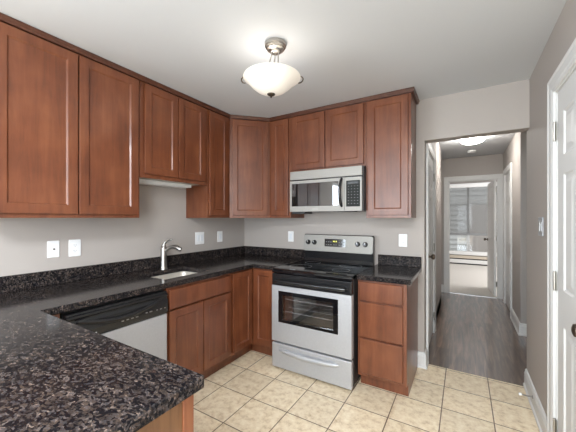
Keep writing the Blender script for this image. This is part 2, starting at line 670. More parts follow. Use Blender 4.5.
# rear wall of the dining end, with its window opening
WX0, WX1, WZ0, WZ1 = 0.25, 2.65, 0.40, 2.25
struct('wall_rear', B((0, WX0, RY - 0.1, RY, 0, CZ), (WX1, XW, RY - 0.1, RY, 0, CZ), (WX0, WX1, RY - 0.1, RY, 0, WZ0), (WX0, WX1, RY - 0.1, RY, WZ1, CZ)), M['wall'])
w1 = struct_root('window_1', ((WX0 + WX1) / 2, RY, WZ0))
bm = B((WX0, WX0 + 0.06, RY - 0.08, RY - 0.02, WZ0, WZ1), (WX1 - 0.06, WX1, RY - 0.08, RY - 0.02, WZ0, WZ1),
       (WX0, WX1, RY - 0.08, RY - 0.02, WZ0, WZ0 + 0.06), (WX0, WX1, RY - 0.08, RY - 0.02, WZ1 - 0.06, WZ1))
for k in (1, 2):
    x = WX0 + (WX1 - WX0) * k / 3
    box(bm, x - 0.045, x + 0.045, RY - 0.08, RY - 0.02, WZ0 + 0.05, WZ1 - 0.05)
struct('frame', bm, M['trim'], w1)

# hall
HL, HR, HE, BE = 2.112, 2.99, 3.16, 7.1
DY0, DY1 = 0.21, 0.95       # left hall door opening
struct('wall_hall_left', B((HL - 0.1, HL, WT, DY0, 0, CZ), (HL - 0.1, HL, DY0, DY1, 2.06, CZ), (HL - 0.1, HL, DY1, 2.33, 0, CZ), (1.5, HL - 0.1, 2.23, 2.33, 0, CZ)), M['hall_wall'])
RD0, RD1 = 2.16, 2.88       # right hall door opening
struct('wall_hall_right', B((HR, HR + 0.1, 1.4, RD0, 0, CZ), (HR, HR + 0.1, RD0, RD1, 2.06, CZ), (HR, HR + 0.1, RD1, HE, 0, CZ), (HR + 0.1, 4.0, 1.4, 1.5, 0, CZ)), M['hall_wall'])
struct('wall_entry', B((3.9, 4.0, WT, 1.4, 0, CZ), (XW + WT, 4.0, 0, WT, 0, CZ)), M['hall_wall'])
struct('wall_closet', B((1.4, 1.5, 2.23, HE, 0, CZ)), M['hall_wall'])
EX0, EX1, EZ = 2.185, 2.925, 2.04   # bedroom doorway
struct('wall_hall_end', B((1.4, EX0, HE, HE + 0.1, 0, CZ), (EX1, 4.7, HE, HE + 0.1, 0, CZ), (EX0, EX1, HE, HE + 0.1, EZ, CZ)), M['hall_wall'])
# bedroom with its far window and an unseen side opening added for fill light
BX0, BX1, BZ0, BZ1 = 1.98, 3.5, 0.36, 2.30
struct('wall_bedroom_far', B((0.9, BX0, BE, BE + 0.1, 0, CZ), (BX1, 4.7, BE, BE + 0.1, 0, CZ), (BX0, BX1, BE, BE + 0.1, 0, BZ0), (BX0, BX1, BE, BE + 0.1, BZ1, CZ)), M['hall_wall'])
struct('wall_bedroom_left', B((0.8, 0.9, HE, BE + 0.1, 0, CZ)), M['hall_wall'])
struct('wall_bedroom_right', B((4.6, 4.7, HE, 4.1, 0, CZ), (4.6, 4.7, 6.5, BE + 0.1, 0, CZ), (4.6, 4.7, 4.1, 6.5, 0, 0.6), (4.6, 4.7, 4.1, 6.5, 2.2, CZ)), M['hall_wall'])
w2 = struct_root('window_2', ((BX0 + BX1) / 2, BE, BZ0), 'tall bedroom window behind a half-lowered grey shade')
bm = B((BX0 - 0.06, BX0 + 0.035, BE - 0.02, BE + 0.06, BZ0 - 0.06, BZ1 + 0.06), (BX1 - 0.035, BX1 + 0.06, BE - 0.02, BE + 0.06, BZ0 - 0.06, BZ1 + 0.06),
       (BX0, BX1, BE - 0.02, BE + 0.06, BZ1 - 0.03, BZ1 + 0.07), (BX0, BX1, BE - 0.02, BE + 0.06, BZ0 - 0.07, BZ0 + 0.03))
struct('frame', bm, M['trim'], w2)
struct('sill', B((BX0 - 0.08, BX1 + 0.08, BE - 0.06, BE - 0.01, BZ0 - 0.07, BZ0 - 0.045)), M['trim'], w2)
bm = B((2.50, 2.56, BE + 0.02, BE + 0.07, BZ0, BZ1))
struct('mullion', bm, M['steel_dark'], w2)
struct('pane', B((BX0, BX1, BE + 0.04, BE + 0.046, BZ0, BZ1)), M['glass'], w2)

# ------------------------------------------------------------------ trims


def casing(name, F, u0, u1, zt, parent, wd=0.075, inner=None):
    """A three-sided door casing around an opening u0..u1 up to zt."""
    bm = bmesh.new()
    prof = [(0, 0), (0, 0.010), (0.006, 0.013), (0.016, 0.013), (0.024, 0.016), (wd - 0.022, 0.018), (wd - 0.014, 0.022), (wd - 0.004, 0.022), (wd, 0.019), (wd, 0)]
    rows = [[bm.verts.new(F.p(u, z, w)) for u, z in ((u0 - a, 0), (u0 - a, zt + a), (u1 + a, zt + a), (u1 + a, 0))] for a, w in prof]
    for i in range(len(rows)):
        A, C = rows[i], rows[(i + 1) % len(rows)]
        for k in range(3):
            bm.faces.new((A[k], A[k + 1], C[k + 1], C[k]))
    bm.faces.new([r[0] for r in rows])
    bm.faces.new([r[3] for r in rows][::-1])
    return obj(name, bm, M['trim'], parent)


def hinge(F, u, z, parent, h=0.09):
    bm = bmesh.new()
    fbox(bm, F, u - 0.018, u + 0.018, z - h / 2, z + h / 2, 0, 0.003)
    p = F.p(u, z - h / 2 - 0.004, 0.008)
    lathe(bm, p, (0, 0, 1), [(0, 0), (0.005, 0.001), (0.0065, 0.004), (0.0065, h + 0.004), (0.005, h + 0.008), (0, h + 0.01)], 10)
    return obj('hinge', bm, M['chrome'], parent)


def knob(F, u, z, parent, mat):
    bm = bmesh.new()
    lathe(bm, F.p(u, z, 0), F.n, [(0.031, 0), (0.031, 0.004), (0.026, 0.009), (0.012, 0.012), (0.011, 0.030), (0.020, 0.036),
                                  (0.027, 0.046), (0.028, 0.055), (0.024, 0.064), (0.012, 0.069), (0, 0.07)], 20)
    return obj('knob', bm, mat, parent, smooth=True)


def door_leaf(F, u0, u1, zt, w0, w1, parent):
    W = u1 - u0
    st = min(0.11, W * 0.18)
    mid = 0.09 if W > 0.65 else 0.08
    us = [u0, u0 + st, u0 + W / 2 - mid / 2, u0 + W / 2 + mid / 2, u1 - st, u1]
    zs = [0.012, 0.22, 0.80, 0.99, 1.60, 1.70, 1.93, zt]
    cells = {(i, j) for i in (1, 3) for j in (1, 3, 5)}
    bm = bmesh.new()
    panelled(bm, F, us, zs, w0, w1, cells, [(0.008, -0.008), (0.016, 0.0), (0.022, 0.005)])
    return obj('leaf', bm, M['trim'], parent, bevel=0.0015, label='white six-panel door leaf')


# door_1: the closed white door in the right wall
F1 = Frame((XW, 0, 0), (0, -1, 0), (-1, 0, 0))
d1 = struct_root('door_1', (XW, -1.09, 0), 'white six-panel door in the right wall, nearest the camera')
door_leaf(F1, 0.775, 1.405, 2.06, -0.045, -0.004, d1)
bm = bmesh.new()
fbox(bm, F1, 0.76, 0.772, 0, 2.075, -0.1, 0.0)
fbox(bm, F1, 1.408, 1.42, 0, 2.075, -0.1, 0.0)
fbox(bm, F1, 0.76, 1.42, 2.063, 2.075, -0.1, 0.0)
fbox(bm, F1, 0.772, 1.408, 0.0, 2.063, -0.1, -0.06)
obj('jamb', bm, M['trim'], d1)
casing('casing', F1, 0.757, 1.423, 2.075, d1, 0.085)
for z in (1.85, 1.02, 0.20):
    hinge(F1, 0.768, z, d1, 0.10)
knob(F1, 1.335, 0.92, d1, M['bronze'])

# door_2: white door on the left side of the hall
F2 = Frame((HL, 0, 0), (0, 1, 0), (1, 0, 0))
d2 = struct_root('door_2', (HL, 0.58, 0), 'white door on the left side of the hall')
door_leaf(F2, DY0 + 0.012, DY1 - 0.012, 2.045, -0.045, -0.006, d2)
bm = bmesh.new()
fbox(bm, F2, DY0, DY0 + 0.01, 0, 2.06, -0.09, 0)
fbox(bm, F2, DY1 - 0.01, DY1, 0, 2.06, -0.09, 0)
fbox(bm, F2, DY0, DY1, 2.048, 2.06, -0.09, 0)
obj('jamb', bm, M['trim'], d2)
casing('casing', F2, DY0, DY1, 2.06, d2, 0.075)
knob(F2, DY0 + 0.075, 0.985, d2, M['bronze'])
for z in (1.85, 1.02, 0.2):
    hinge(F2, DY1 - 0.006, z, d2)

# door_3: white door on the right side of the hall
F3 = Frame((HR, 0, 0), (0, 1, 0), (-1, 0, 0))
d3 = struct_root('door_3', (HR, 2.52, 0), 'white door on the right side of the hall')
door_leaf(F3, RD0 + 0.012, RD1 - 0.012, 2.045, -0.045, -0.006, d3)
bm = bmesh.new()
fbox(bm, F3, RD0, RD0 + 0.01, 0, 2.06, -0.09, 0)
fbox(bm, F3, RD1 - 0.01, RD1, 0, 2.06, -0.09, 0)
fbox(bm, F3, RD0, RD1, 2.048, 2.06, -0.09, 0)
obj('jamb', bm, M['trim'], d3)
casing('casing', F3, RD0, RD1, 2.06, d3, 0.075)

# door_4: the open bedroom door seen edge-on
d4 = struct_root('door_4', (EX1, HE + 0.1, 0), 'white six-panel bedroom door standing open into the bedroom')
FE = Frame((0, HE, 0), (1, 0, 0), (0, -1, 0))
casing('casing', FE, EX0, EX1, EZ, d4, 0.078)
bm = B((EX0 - 0.001, EX0 + 0.012, HE, HE + 0.1, 0, EZ), (EX1 - 0.012, EX1 + 0.001, HE, HE + 0.1, 0, EZ), (EX0, EX1, HE, HE + 0.1, EZ - 0.012, EZ))
obj('jamb', bm, M['trim'], d4)
ang = math.radians(86)
hp = Vector((EX1 - 0.018, HE + 0.112, 0))
dv = Vector((-math.cos(ang) * 1.0, math.sin(ang), 0))
F4 = Frame(hp, dv, (-dv.y, dv.x, 0))
door_leaf(F4, 0.004, 0.715, 2.025, 0.0, 0.038, d4)
knob(Frame(F4.o + F4.n * 0.038, F4.u, F4.n), 0.65, 0.955, d4, M['bronze'])
for z in (1.86, 1.02, 0.22):
    bm = bmesh.new()
    lathe(bm, (EX1 - 0.02, HE + 0.102, z - 0.045), (0, 0, 1), [(0, 0), (0.007, 0.001), (0.007, 0.09), (0, 0.091)], 10)
    box(bm, EX1 - 0.0135, EX1 - 0.011, HE + 0.06, HE + 0.1, z - 0.045, z + 0.045)
    obj('hinge', bm, M['chrome'], d4)
struct('trim_1', B((EX0, EX1, HE + 0.0, HE + 0.04, 0, 0.010)), M['steel_dark'])

BBP = [(0, 0), (0.024, 0), (0.024, 0.016), (0.016, 0.022), (0.016, 0.105), (0.011, 0.120), (0.011, 0.132), (0.004, 0.140), (0, 0.140)]


def baseboard(name, path):
    bm = bmesh.new()
    sweep(bm, path, BBP)
    return struct(name, bm, M['trim'])


baseboard('baseboard_right', [(XW, -0.672), (XW, WT)][::-1])
baseboard('baseboard_back', [(XO, WT), (XO, 0), (2.058, 0)][::-1])
baseboard('baseboard_hall_left', [(HL, DY1 + 0.078), (HL, 2.33), (1.5, 2.33)][::-1])
baseboard('baseboard_hall_right', [(HR, RD0 - 0.078), (HR, 1.4), (3.9, 1.4)])
baseboard('baseboard_end', [(EX0 - 0.08, HE), (1.5, HE)][::-1])
baseboard('baseboard_left', [(0, -3.0), (0, RY)][::-1])

# ------------------------------------------------------------------ cabinets
FL = Frame((0.305, 0, 0), (0, 1, 0), (1, 0, 0))       # upper fronts on the left wall: u = y
FB = Frame((0, -0.305, 0), (1, 0, 0), (0, -1, 0))     # upper fronts on the back wall: u = x
GL = Frame((0.61, 0, 0), (0, 1, 0), (1, 0, 0))        # base fronts, left wall
GB = Frame((0, -0.61, 0), (1, 0, 0), (0, -1, 0))      # base fronts, back wall


def shaker(name, F, u0, u1, z0, z1, parent, st=0.052, mat=None):
    mat = mat or M['cherry']
    bm = bmesh.new()
    sel = panelled(bm, F, [u0, u0 + st, u1 - st, u1], [z0, z0 + st, z1 - st, z1], 0.004, 0.021, {(1, 1)}, [(0.002, 0.0), (0.009, -0.0075)])
    bmesh.ops.delete(bm, geom=sel, context='FACES_ONLY')
    d = obj(name, bm, mat, parent, bevel=0.0025)
    bm = bmesh.new()
    fbox(bm, F, u0 + st + 0.006, u1 - st - 0.006, z0 + st + 0.006, z1 - st - 0.006, 0.006, 0.0135)
    obj('panel', bm, mat, d)
    return d


def slab_front(name, F, u0, u1, z0, z1, parent):
    bm = bmesh.new()
    panelled(bm, F, [u0, u1], [z0, z1], 0.001, 0.017, {(0, 0)}, [(0.005, 0.004)])
    return obj(name, bm, M['cherry'], parent, bevel=0.002)


def upper(label, F, u0, u1, z0, z1, doors, dz0, dz1, name='wall_cabinet', depth=0.303, st=0.052, under=None):
    c = F.p((u0 + u1) / 2, z0, -depth / 2)
    t = thing(name, label, 'cabinet', c, 'upper kitchen cabinets')
    bm = bmesh.new()
    g = 0.0008
    fbox(bm, F, u0 + g, u1 - g, z0 + 0.012, z1, -depth, -0.019)
    fbox(bm, F, u0 + g, u0 + 0.017, z0, z0 + 0.012, -depth, -0.019)
    fbox(bm, F, u1 - 0.017, u1 - g, z0, z0 + 0.012, -depth, -0.019)
    obj('carcass', bm, M['cherry'], t)
    bm = bmesh.new()
    fbox(bm, F, u0 + g, u1 - g, z0, z1, -0.019, 0)
    obj('face_frame', bm, M['cherry'], t, bevel=0.001)
    if under:
        bm = bmesh.new()
        fbox(bm, F, u0 + 0.018, u1 - 0.018, z0 + 0.008, z0 + 0.012, -depth, -0.02)
        obj('bottom_panel', bm, under, t, label='pale underside of the cabinet')
    for a, b in doors:
        shaker('door', F, a, b, dz0, dz1, t, st)
    return t


ZT = 2.422
upper('tall two-door cherry wall cabinet nearest the camera on the left wall', FL, -2.432, -1.608, 1.370, ZT, [(-2.420, -2.029), (-2.021, -1.630)], 1.395, 2.408)
upper('short two-door cherry wall cabinet high above the sink', FL, -1.6065, -0.9245, 1.682, ZT, [(-1.574, -1.272), (-1.264, -0.966)], 1.712, 2.408, under=M['inside'])
upper('narrow one-door cherry wall cabinet between the sink cabinet and the corner', FL, -0.923, -0.612, 1.370, ZT, [(-0.907, -0.652)], 1.395, 2.408)
upper('narrow one-door cherry wall cabinet between the corner and the microwave', FB, 0.612, 0.876, 1.370, ZT, [(0.640, 0.853)], 1.395, 2.408)
upper('short two-door cherry wall cabinet directly above the microwave', FB, 0.878, 1.664, 1.835, ZT, [(0.892, 1.266), (1.274, 1.646)], 1.862, 2.408)
upper('tall single-door cherry wall cabinet at the right end, beside the hall opening', FB, 1.666, 2.045, 1.370, ZT, [(1.688, 2.023)], 1.395, 2.408)

t = thing('corner_cabinet', 'cherry wall cabinet set diagonally across the room corner', 'cabinet', (0.25, -0.25, 1.37), 'upper kitchen cabinets')
bm = bmesh.new()
prism(bm, [(0.002, -0.002), (0.002, -0.610), (0.305, -0.610), (0.610, -0.305), (0.610, -0.002)], 1.37, ZT)
obj('carcass', bm, M['cherry'], t)
FD = Frame((0.305, -0.610, 0), (1, 1, 0), (1, -1, 0))
shaker('door', FD, 0.026, 0.405, 1.395, 2.408, t)

# crown moulding along the tops of all wall cabinets
bm = bmesh.new()
path = [(0.002, -2.433), (0.306, -2.433), (0.306, -0.611), (0.611, -0.306), (2.046, -0.306), (2.046, -0.002)]
prof = [(0.0, ZT + 0.001), (0.0, ZT - 0.004), (0.020, ZT - 0.004), (0.021, ZT + 0.006), (0.027, ZT + 0.016), (0.028, CZ - 0.010), (0.026, CZ - 0.002), (0.0, CZ - 0.002)]
sweep(bm, path, prof)
tag(obj('crown_molding', bm, M['cherry_dark']), 'dark crown molding running along the tops of the wall cabinets', 'molding')
# slim white light strip under the cabinet over the sink
t = thing('under_cabinet_light', 'slim white light fixture under the short cabinet over the sink', 'light', (0.1, -1.27, 1.66))
obj('housing', B((0.04, 0.155, -1.58, -0.985, 1.663, 1.690)), M['white_enamel'], t, bevel=0.004)
obj('diffuser', B((0.05, 0.145, -1.55, -1.02, 1.658, 1.664)), M['white'], t, bevel=0.002)

# ---- base cabinets
CT0, CT1 = 0.876, 0.914      # worktop


def base_carcass(t, F, u0, u1, depth=0.608, toe=0.075, open_top=False):
    bm = bmesh.new()
    if open_top:
        fbox(bm, F, u0, u0 + 0.018, 0.105, CT0 - 0.001, -depth, -0.019)
        fbox(bm, F, u1 - 0.018, u1, 0.105, CT0 - 0.001, -depth, -0.019)
        fbox(bm, F, u0, u1, 0.105, 0.125, -depth, -0.019)
        fbox(bm, F, u0, u1, 0.125, CT0 - 0.001, -depth, -depth + 0.01)
    else:
        fbox(bm, F, u0, u1, 0.105, CT0 - 0.001, -depth, -0.019)
    obj('carcass', bm, M['cherry'], t)
    bm = bmesh.new()
    fbox(bm, F, u0, u1, 0, 0.105, -depth, -toe)
    obj('toe_kick', bm, M['cherry'], t)


t = thing('base_cabinet', 'cherry sink base cabinet with two doors under a long false drawer front', 'cabinet', (0.3, -1.265, 0), 'base kitchen cabinets')
base_carcass(t, GL, -1.600, -0.934, open_top=True)
bm = bmesh.new()
fbox(bm, GL, -1.600, -1.560, 0.105, CT0 - 0.001, -0.019, 0)
fbox(bm, GL, -0.974, -0.934, 0.105, CT0 - 0.001, -0.019, 0)
fbox(bm, GL, -1.560, -0.974, 0.105, 0.145, -0.019, 0)
fbox(bm, GL, -1.560, -0.974, 0.675, 0.735, -0.019, 0)
fbox(bm, GL, -1.560, -0.974, 0.825, CT0 - 0.001, -0.019, 0)
fbox(bm, GL, -1.280, -1.240, 0.145, 0.675, -0.019, 0)
obj('face_frame', bm, M['cherry'], t)
slab_front('drawer_front', GL, -1.584, -0.950, 0.713, 0.852, t)
shaker('door', GL, -1.584, -1.271, 0.135, 0.701, t)
shaker('door', GL, -1.263, -0.950, 0.135, 0.701, t)

t = thing('corner_base_cabinet', 'L-shaped cherry corner base cabinet with two narrow doors meeting in the corner', 'cabinet', (0.4, -0.4, 0), 'base kitchen cabinets')
bm = bmesh.new()
prism(bm, [(0.002, -0.002), (0.002, -0.932), (0.61, -0.932), (0.61, -0.61), (0.914, -0.61), (0.914, -0.002)], 0.105, CT0 - 0.001)
obj('carcass', bm, M['cherry'], t)
bm = bmesh.new()
prism(bm, [(0.002, -0.002), (0.002, -0.932), (0.535, -0.932), (0.535, -0.535), (0.914, -0.535), (0.914, -0.002)], 0, 0.105)
obj('toe_kick', bm, M['cherry'], t)
shaker('door', GL, -0.912, -0.640, 0.135, 0.862, t, 0.05)
shaker('door', GB, 0.640, 0.880, 0.135, 0.862, t, 0.05)

t = thing('drawer_cabinet', 'narrow cherry base cabinet with three drawers right of the stove', 'cabinet', (1.87, -0.3, 0), 'base kitchen cabinets')
base_carcass(t, GB, 1.688, 2.055)
bm = bmesh.new()
fbox(bm, GB, 1.688, 2.055, 0.105, CT0 - 0.001, -0.019, 0)
obj('face_frame', bm, M['cherry'], t)
bm = bmesh.new()
fbox(bm, GB, 2.0552, 2.0585, 0, CT0 - 0.001, -0.605, -0.075)
fbox(bm, GB, 2.0552, 2.0585, 0.105, CT0 - 0.001, -0.075, 0)
obj('end_panel', bm, M['cherry'], t)
for z0, z1 in ((0.714, 0.862), (0.421, 0.702), (0.132, 0.409)):
    slab_front('drawer', GB, 1.706, 2.034, z0, z1, t)

# peninsula base, seen by its end panel
t = thing('peninsula_cabinet', 'brown wooden base cabinet under the peninsula worktop in the foreground', 'cabinet', (1.0, -2.65, 0), 'base kitchen cabinets')
obj('carcass', B((0.64, 1.736, -2.945, -2.345, 0.105, CT0 - 0.001), (0.002, 0.64, -2.945, -2.335, 0.0, CT0 - 0.001)), M['cherry'], t)
obj('toe_kick', B((0.64, 1.736, -2.945, -2.42, 0, 0.105)), M['cherry'], t)
obj('end_panel', B((1.7365, 1.744, -2.945, -2.375, 0, CT0 - 0.001)), M['oak'], t, label='golden brown wood-grain end panel')
obj('corner_post', B((1.7365, 1.750, -2.3745, -2.338, 0, CT0 - 0.001)), M['cherry'], t, bevel=0.003)
obj('filler_panel', B((0.55, 0.612, -2.325, -2.236, 0.1, CT0 - 0.001)), M['cherry'], t)

# ---- worktops


def cell_slab(xs, ys, inside, z0, z1):
    bm = bmesh.new()
    V = {}

    def v(i, j, k):
        if (i, j, k) not in V:
            V[i, j, k] = bm.verts.new((xs[i], ys[j], (z0, z1)[k]))
        return V[i, j, k]
    nx, ny = len(xs) - 1, len(ys) - 1
    ins = {(i, j) for i in range(nx) for j in range(ny) if inside((xs[i] + xs[i + 1]) / 2, (ys[j] + ys[j + 1]) / 2)}
    for i, j in ins:
        bm.faces.new([v(i, j, 1), v(i + 1, j, 1), v(i + 1, j + 1, 1), v(i, j + 1, 1)])
        bm.faces.new([v(i, j, 0), v(i, j + 1, 0), v(i + 1, j + 1, 0), v(i + 1, j, 0)])
        for (di, dj), a, b in (((-1, 0), (0, 1), (0, 0)), ((1, 0), (1, 0), (1, 1)), ((0, -1), (0, 0), (1, 0)), ((0, 1), (1, 1), (0, 1))):
            if (i + di, j + dj) not in ins:
                bm.faces.new([v(i + a[0], j + a[1], 0), v(i + b[0], j + b[1], 0), v(i + b[0], j + b[1], 1), v(i + a[0], j + a[1], 1)])
    return bm


SX0, SX1, SY0, SY1 = 0.19, 0.525, -1.545, -1.105       # sink cut-out
t = thing('countertop', 'polished dark speckled granite worktop wrapping from the peninsula past the sink to the stove', 'countertop', (0, 0, CT0))


def in_ct(x, y):
    if SX0 < x < SX1 and SY0 < y < SY1:
        return False
    return x < 0.642 and y > -2.985 or (x < 0.915 and y > -0.642) or (y < -2.322)


bm = cell_slab([0.002, SX0, SX1, 0.642, 0.915, 1.778], [-2.985, -2.322, SY0, SY1, -0.642, -0.002], lambda x, y: in_ct(x, y), CT0, CT1)
obj('worktop', bm, M['granite'], t, bevel=0.006, seg=3)
obj('backsplash', B((0.002, 0.022, -2.985, -0.0225, CT1 + 0.0005, 1.012)), M['granite'], t, bevel=0.002)
obj('backsplash', B((0.002, 0.915, -0.022, -0.002, CT1 + 0.0005, 1.012)), M['granite'], t, bevel=0.002)

t = thing('countertop', 'small dark granite worktop on top of the drawer cabinet right of the stove', 'countertop', (1.88, -0.3, CT0))
obj('worktop', B((1.686, 2.090, -0.642, -0.002, CT0, CT1)), M['granite'], t, bevel=0.006, seg=3)
obj('backsplash', B((1.700, 2.090, -0.022, -0.002, CT1 + 0.0005, 1.012)), M['granite'], t, bevel=0.002)

# ---- sink and faucet
t = thing('sink', 'undermount stainless steel sink basin set into the granite worktop', 'sink', (0.365, -1.325, 0.73))
bm = bmesh.new()
F = Frame((0, 0, 0), (1, 0, 0), (0, 1, 0))


def rrect(x0, x1, y0, y1, z, r, n=6):
    out = []
    for cx, cy, a0 in ((x1 - r, y1 - r, 0), (x0 + r, y1 - r, 90), (x0 + r, y0 + r, 180), (x1 - r, y0 + r, 270)):
        for i in range(n + 1):
            a = math.radians(a0 + 90 * i / n)
            out.append(bm.verts.new((cx + r * math.cos(a), cy + r * math.sin(a), z)))
    return out


loops = [rrect(SX0 - 0.02, SX1 + 0.02, SY0 - 0.02, SY1 + 0.02, CT0 - 0.002, 0.05),
         rrect(SX0 - 0.004, SX1 + 0.004, SY0 - 0.004, SY1 + 0.004, CT0 - 0.002, 0.05),
         rrect(SX0, SX1, SY0, SY1, CT0 - 0.012, 0.05),
         rrect(SX0 + 0.012, SX1 - 0.012, SY0 + 0.012, SY1 - 0.012, 0.755, 0.05),
         rrect(SX0 + 0.04, SX1 - 0.04, SY0 + 0.04, SY1 - 0.04, 0.735, 0.04)]
for a, b in zip(loops, loops[1:]):
    for i in range(len(a)):
        j = (i + 1) % len(a)
        bm.faces.new((a[i], a[j], b[j], b[i]))
bm.faces.new(loops[-1])
obj('basin', bm, M['sink_steel'], t, smooth=True)
bm = bmesh.new()
lathe(bm, (0.365, -1.325, 0.7355), (0, 0, 1), [(0.045, 0), (0.045, 0.003), (0.034, 0.003), (0.028, 0.001), (0.0, 0.001)], 24)
obj('drain', bm, M['steel_dark'], t, smooth=True)

FX, FY = 0.135, -1.277
t = thing('faucet', 'brushed nickel single-handle kitchen faucet behind the sink', 'faucet', (FX, FY, CT1))
bm = bmesh.new()
lathe(bm, (FX, FY, CT1 + 0.0005), (0, 0, 1), [(0.033, 0), (0.033, 0.004), (0.029, 0.010), (0.027, 0.03), (0.0255, 0.10), (0.0265, 0.15), (0.0265, 0.180), (0.022, 0.203), (0.012, 0.214), (0, 0.216)], 28)
obj('body', bm, M['chrome'], t, smooth=True)
bm = bmesh.new()
sd = Vector((0.93, 0.36, 0)).normalized()
Pn = lambda d, z: Vector((FX, FY, 0)) + sd * d + Vector((0, 0, z))
pts = bez(Pn(0.005, 1.055), Pn(0.05, 1.125), Pn(0.115, 1.132), Pn(0.165, 1.088), 14)
tube(bm, pts, [0.015, 0.015, 0.0145, 0.014, 0.014, 0.014, 0.0145, 0.015, 0.016, 0.017, 0.018, 0.019, 0.0195, 0.0195, 0.016], 16)
obj('spout', bm, M['chrome'], t, smooth=True)
bm = bmesh.new()
pts = bez(Pn(0.0, 1.118), Pn(0.006, 1.158), Pn(0.035, 1.172), Pn(0.085, 1.176), 12)
tube(bm, pts, [0.018, 0.017, 0.015, 0.013, 0.012, 0.011, 0.010, 0.0095, 0.009, 0.009, 0.0095, 0.010, 0.007], 14)
obj('lever_handle', bm, M['chrome'], t, smooth=True)

# ------------------------------------------------------------------ dishwasher
DU0, DU1 = -2.222, -1.610
t = thing('dishwasher', 'built-in dishwasher with black control panel and steel door left of the sink cabinet', 'dishwasher', (0.33, -1.915, 0))
obj('body', B((0.03, 0.60, DU0, DU1, 0.02, 0.862)), M['black_matte'], t)
obj('toe_panel', B((0.54, 0.575, DU0 + 0.002, DU1 - 0.002, 0.0, 0.115)), M['black_matte'], t)
dw = obj('door', B((0.601, 0.640, DU0 + 0.003, DU1 - 0.003, 0.125, 0.700)), M['steel'], t, bevel=0.004, label='plain stainless steel door panel')
cp = bmesh.new()
# control panel: convex front with a stepped top lip
prof = [(0.601, 0.704), (0.642, 0.704), (0.650, 0.715), (0.653, 0.750), (0.650, 0.800), (0.640, 0.815), (0.640, 0.824), (0.650, 0.830), (0.650, 0.842), (0.636, 0.846), (0.636, 0.856), (0.601, 0.858)]
A = [cp.verts.new((x, DU0 + 0.003, z)) for x, z in prof]
C = [cp.verts.new((x, DU1 - 0.003, z)) for x, z in prof]
cp.faces.new(A)
cp.faces.new(C[::-1])
for i in range(len(prof)):
    j = (i + 1) % len(prof)
    cp.faces.new((A[i], C[i], C[j], A[j]))
cpo = obj('control_panel', cp, M['black'], t, bevel=0.002)
bm = bmesh.new()
hp_ = []
for i in range(17):
    s = i / 16
    y = DU0 + 0.05 + s * 0.50
    hp_.append((0.653 + 0.016 * math.sin(math.pi * s), y, 0.812 - 0.042 * math.sin(math.pi * s)))
tube(bm, hp_, [0.005] + [0.010] * 15 + [0.005], 10, 1.2)
obj('handle', bm, M['black'], t, smooth=True)
FDW = Frame((0.6525, 0, 0), (0, 1, 0), (1, 0, 0))
for y, w, z in ((-1.93, 0.016, 0.733), (-1.90, 0.016, 0.733), (-1.87, 0.016, 0.733), (-1.84, 0.016, 0.733), (-1.775, 0.014, 0.740), (-1.745, 0.020, 0.740), (-1.70, 0.012, 0.738), (-1.67, 0.014, 0.738), (-1.64, 0.010, 0.738)):
    bm = bmesh.new()
    frounded(bm, FDW, y - w / 2, y + w / 2, z + 0.009, z + 0.015, 0, 0.002, 0.0025, 3)
    obj('button', bm, M['steel_dark'], cpo)
bm = bmesh.new()
frounded(bm, FDW, -2.130, -2.075, 0.722, 0.728, -0.002, 0.0008, 0.002, 3)
obj('badge', bm, M['mark'], cpo)

# ------------------------------------------------------------------ range
RX0, RX1 = 0.918, 1.674
t = thing('stove', 'freestanding stainless electric stove with black glass top and oven window', 'stove', (1.30, -0.35, 0))
body = B((RX0 + 0.002, RX0 + 0.05, -0.672, -0.03, 0.03, 0.885), (RX1 - 0.05, RX1 - 0.002, -0.672, -0.03, 0.03, 0.885),
         (RX0 + 0.05, RX1 - 0.05, -0.06, -0.03, 0.03, 0.885), (RX0 + 0.05, RX1 - 0.05, -0.672, -0.06, 0.74, 0.885),
         (RX0 + 0.05, RX1 - 0.05, -0.672, -0.06, 0.03, 0.36))
obj('body', body, M['black_matte'], t)
for x in (RX0 + 0.06, RX1 - 0.06):
    for y in (-0.60, -0.08):
        bm = bmesh.new()
        lathe(bm, (x, y, 0), (0, 0, 1), [(0.02, 0), (0.02, 0.012), (0.012, 0.015), (0.012, 0.03)], 12)
        obj('foot', bm, M['black'], t)
# oven racks and lining
bm = B((RX0 + 0.055, RX1 - 0.055, -0.075, -0.062, 0.365, 0.735), (RX0 + 0.0505, RX0 + 0.0545, -0.66, -0.062, 0.365, 0.735),
       (RX1 - 0.0545, RX1 - 0.0505, -0.66, -0.062, 0.365, 0.735), (RX0 + 0.055, RX1 - 0.055, -0.66, -0.076, 0.361, 0.365))
obj('oven_lining', bm, M['oven_inner'], t)
for z in (0.505, 0.620):
    bm = bmesh.new()
    for k in range(5):
        y = -0.63 + k * 0.13
        tube(bm, [(RX0 + 0.055, y, z), (RX1 - 0.055, y, z)], 0.0045, 8)
    for k in range(12):
        x = RX0 + 0.09 + k * 0.053
        tube(bm, [(x, -0.63, z + 0.006), (x, -0.11, z + 0.006)], 0.0022, 6)
    obj('oven_rack', bm, M['mark'], t)
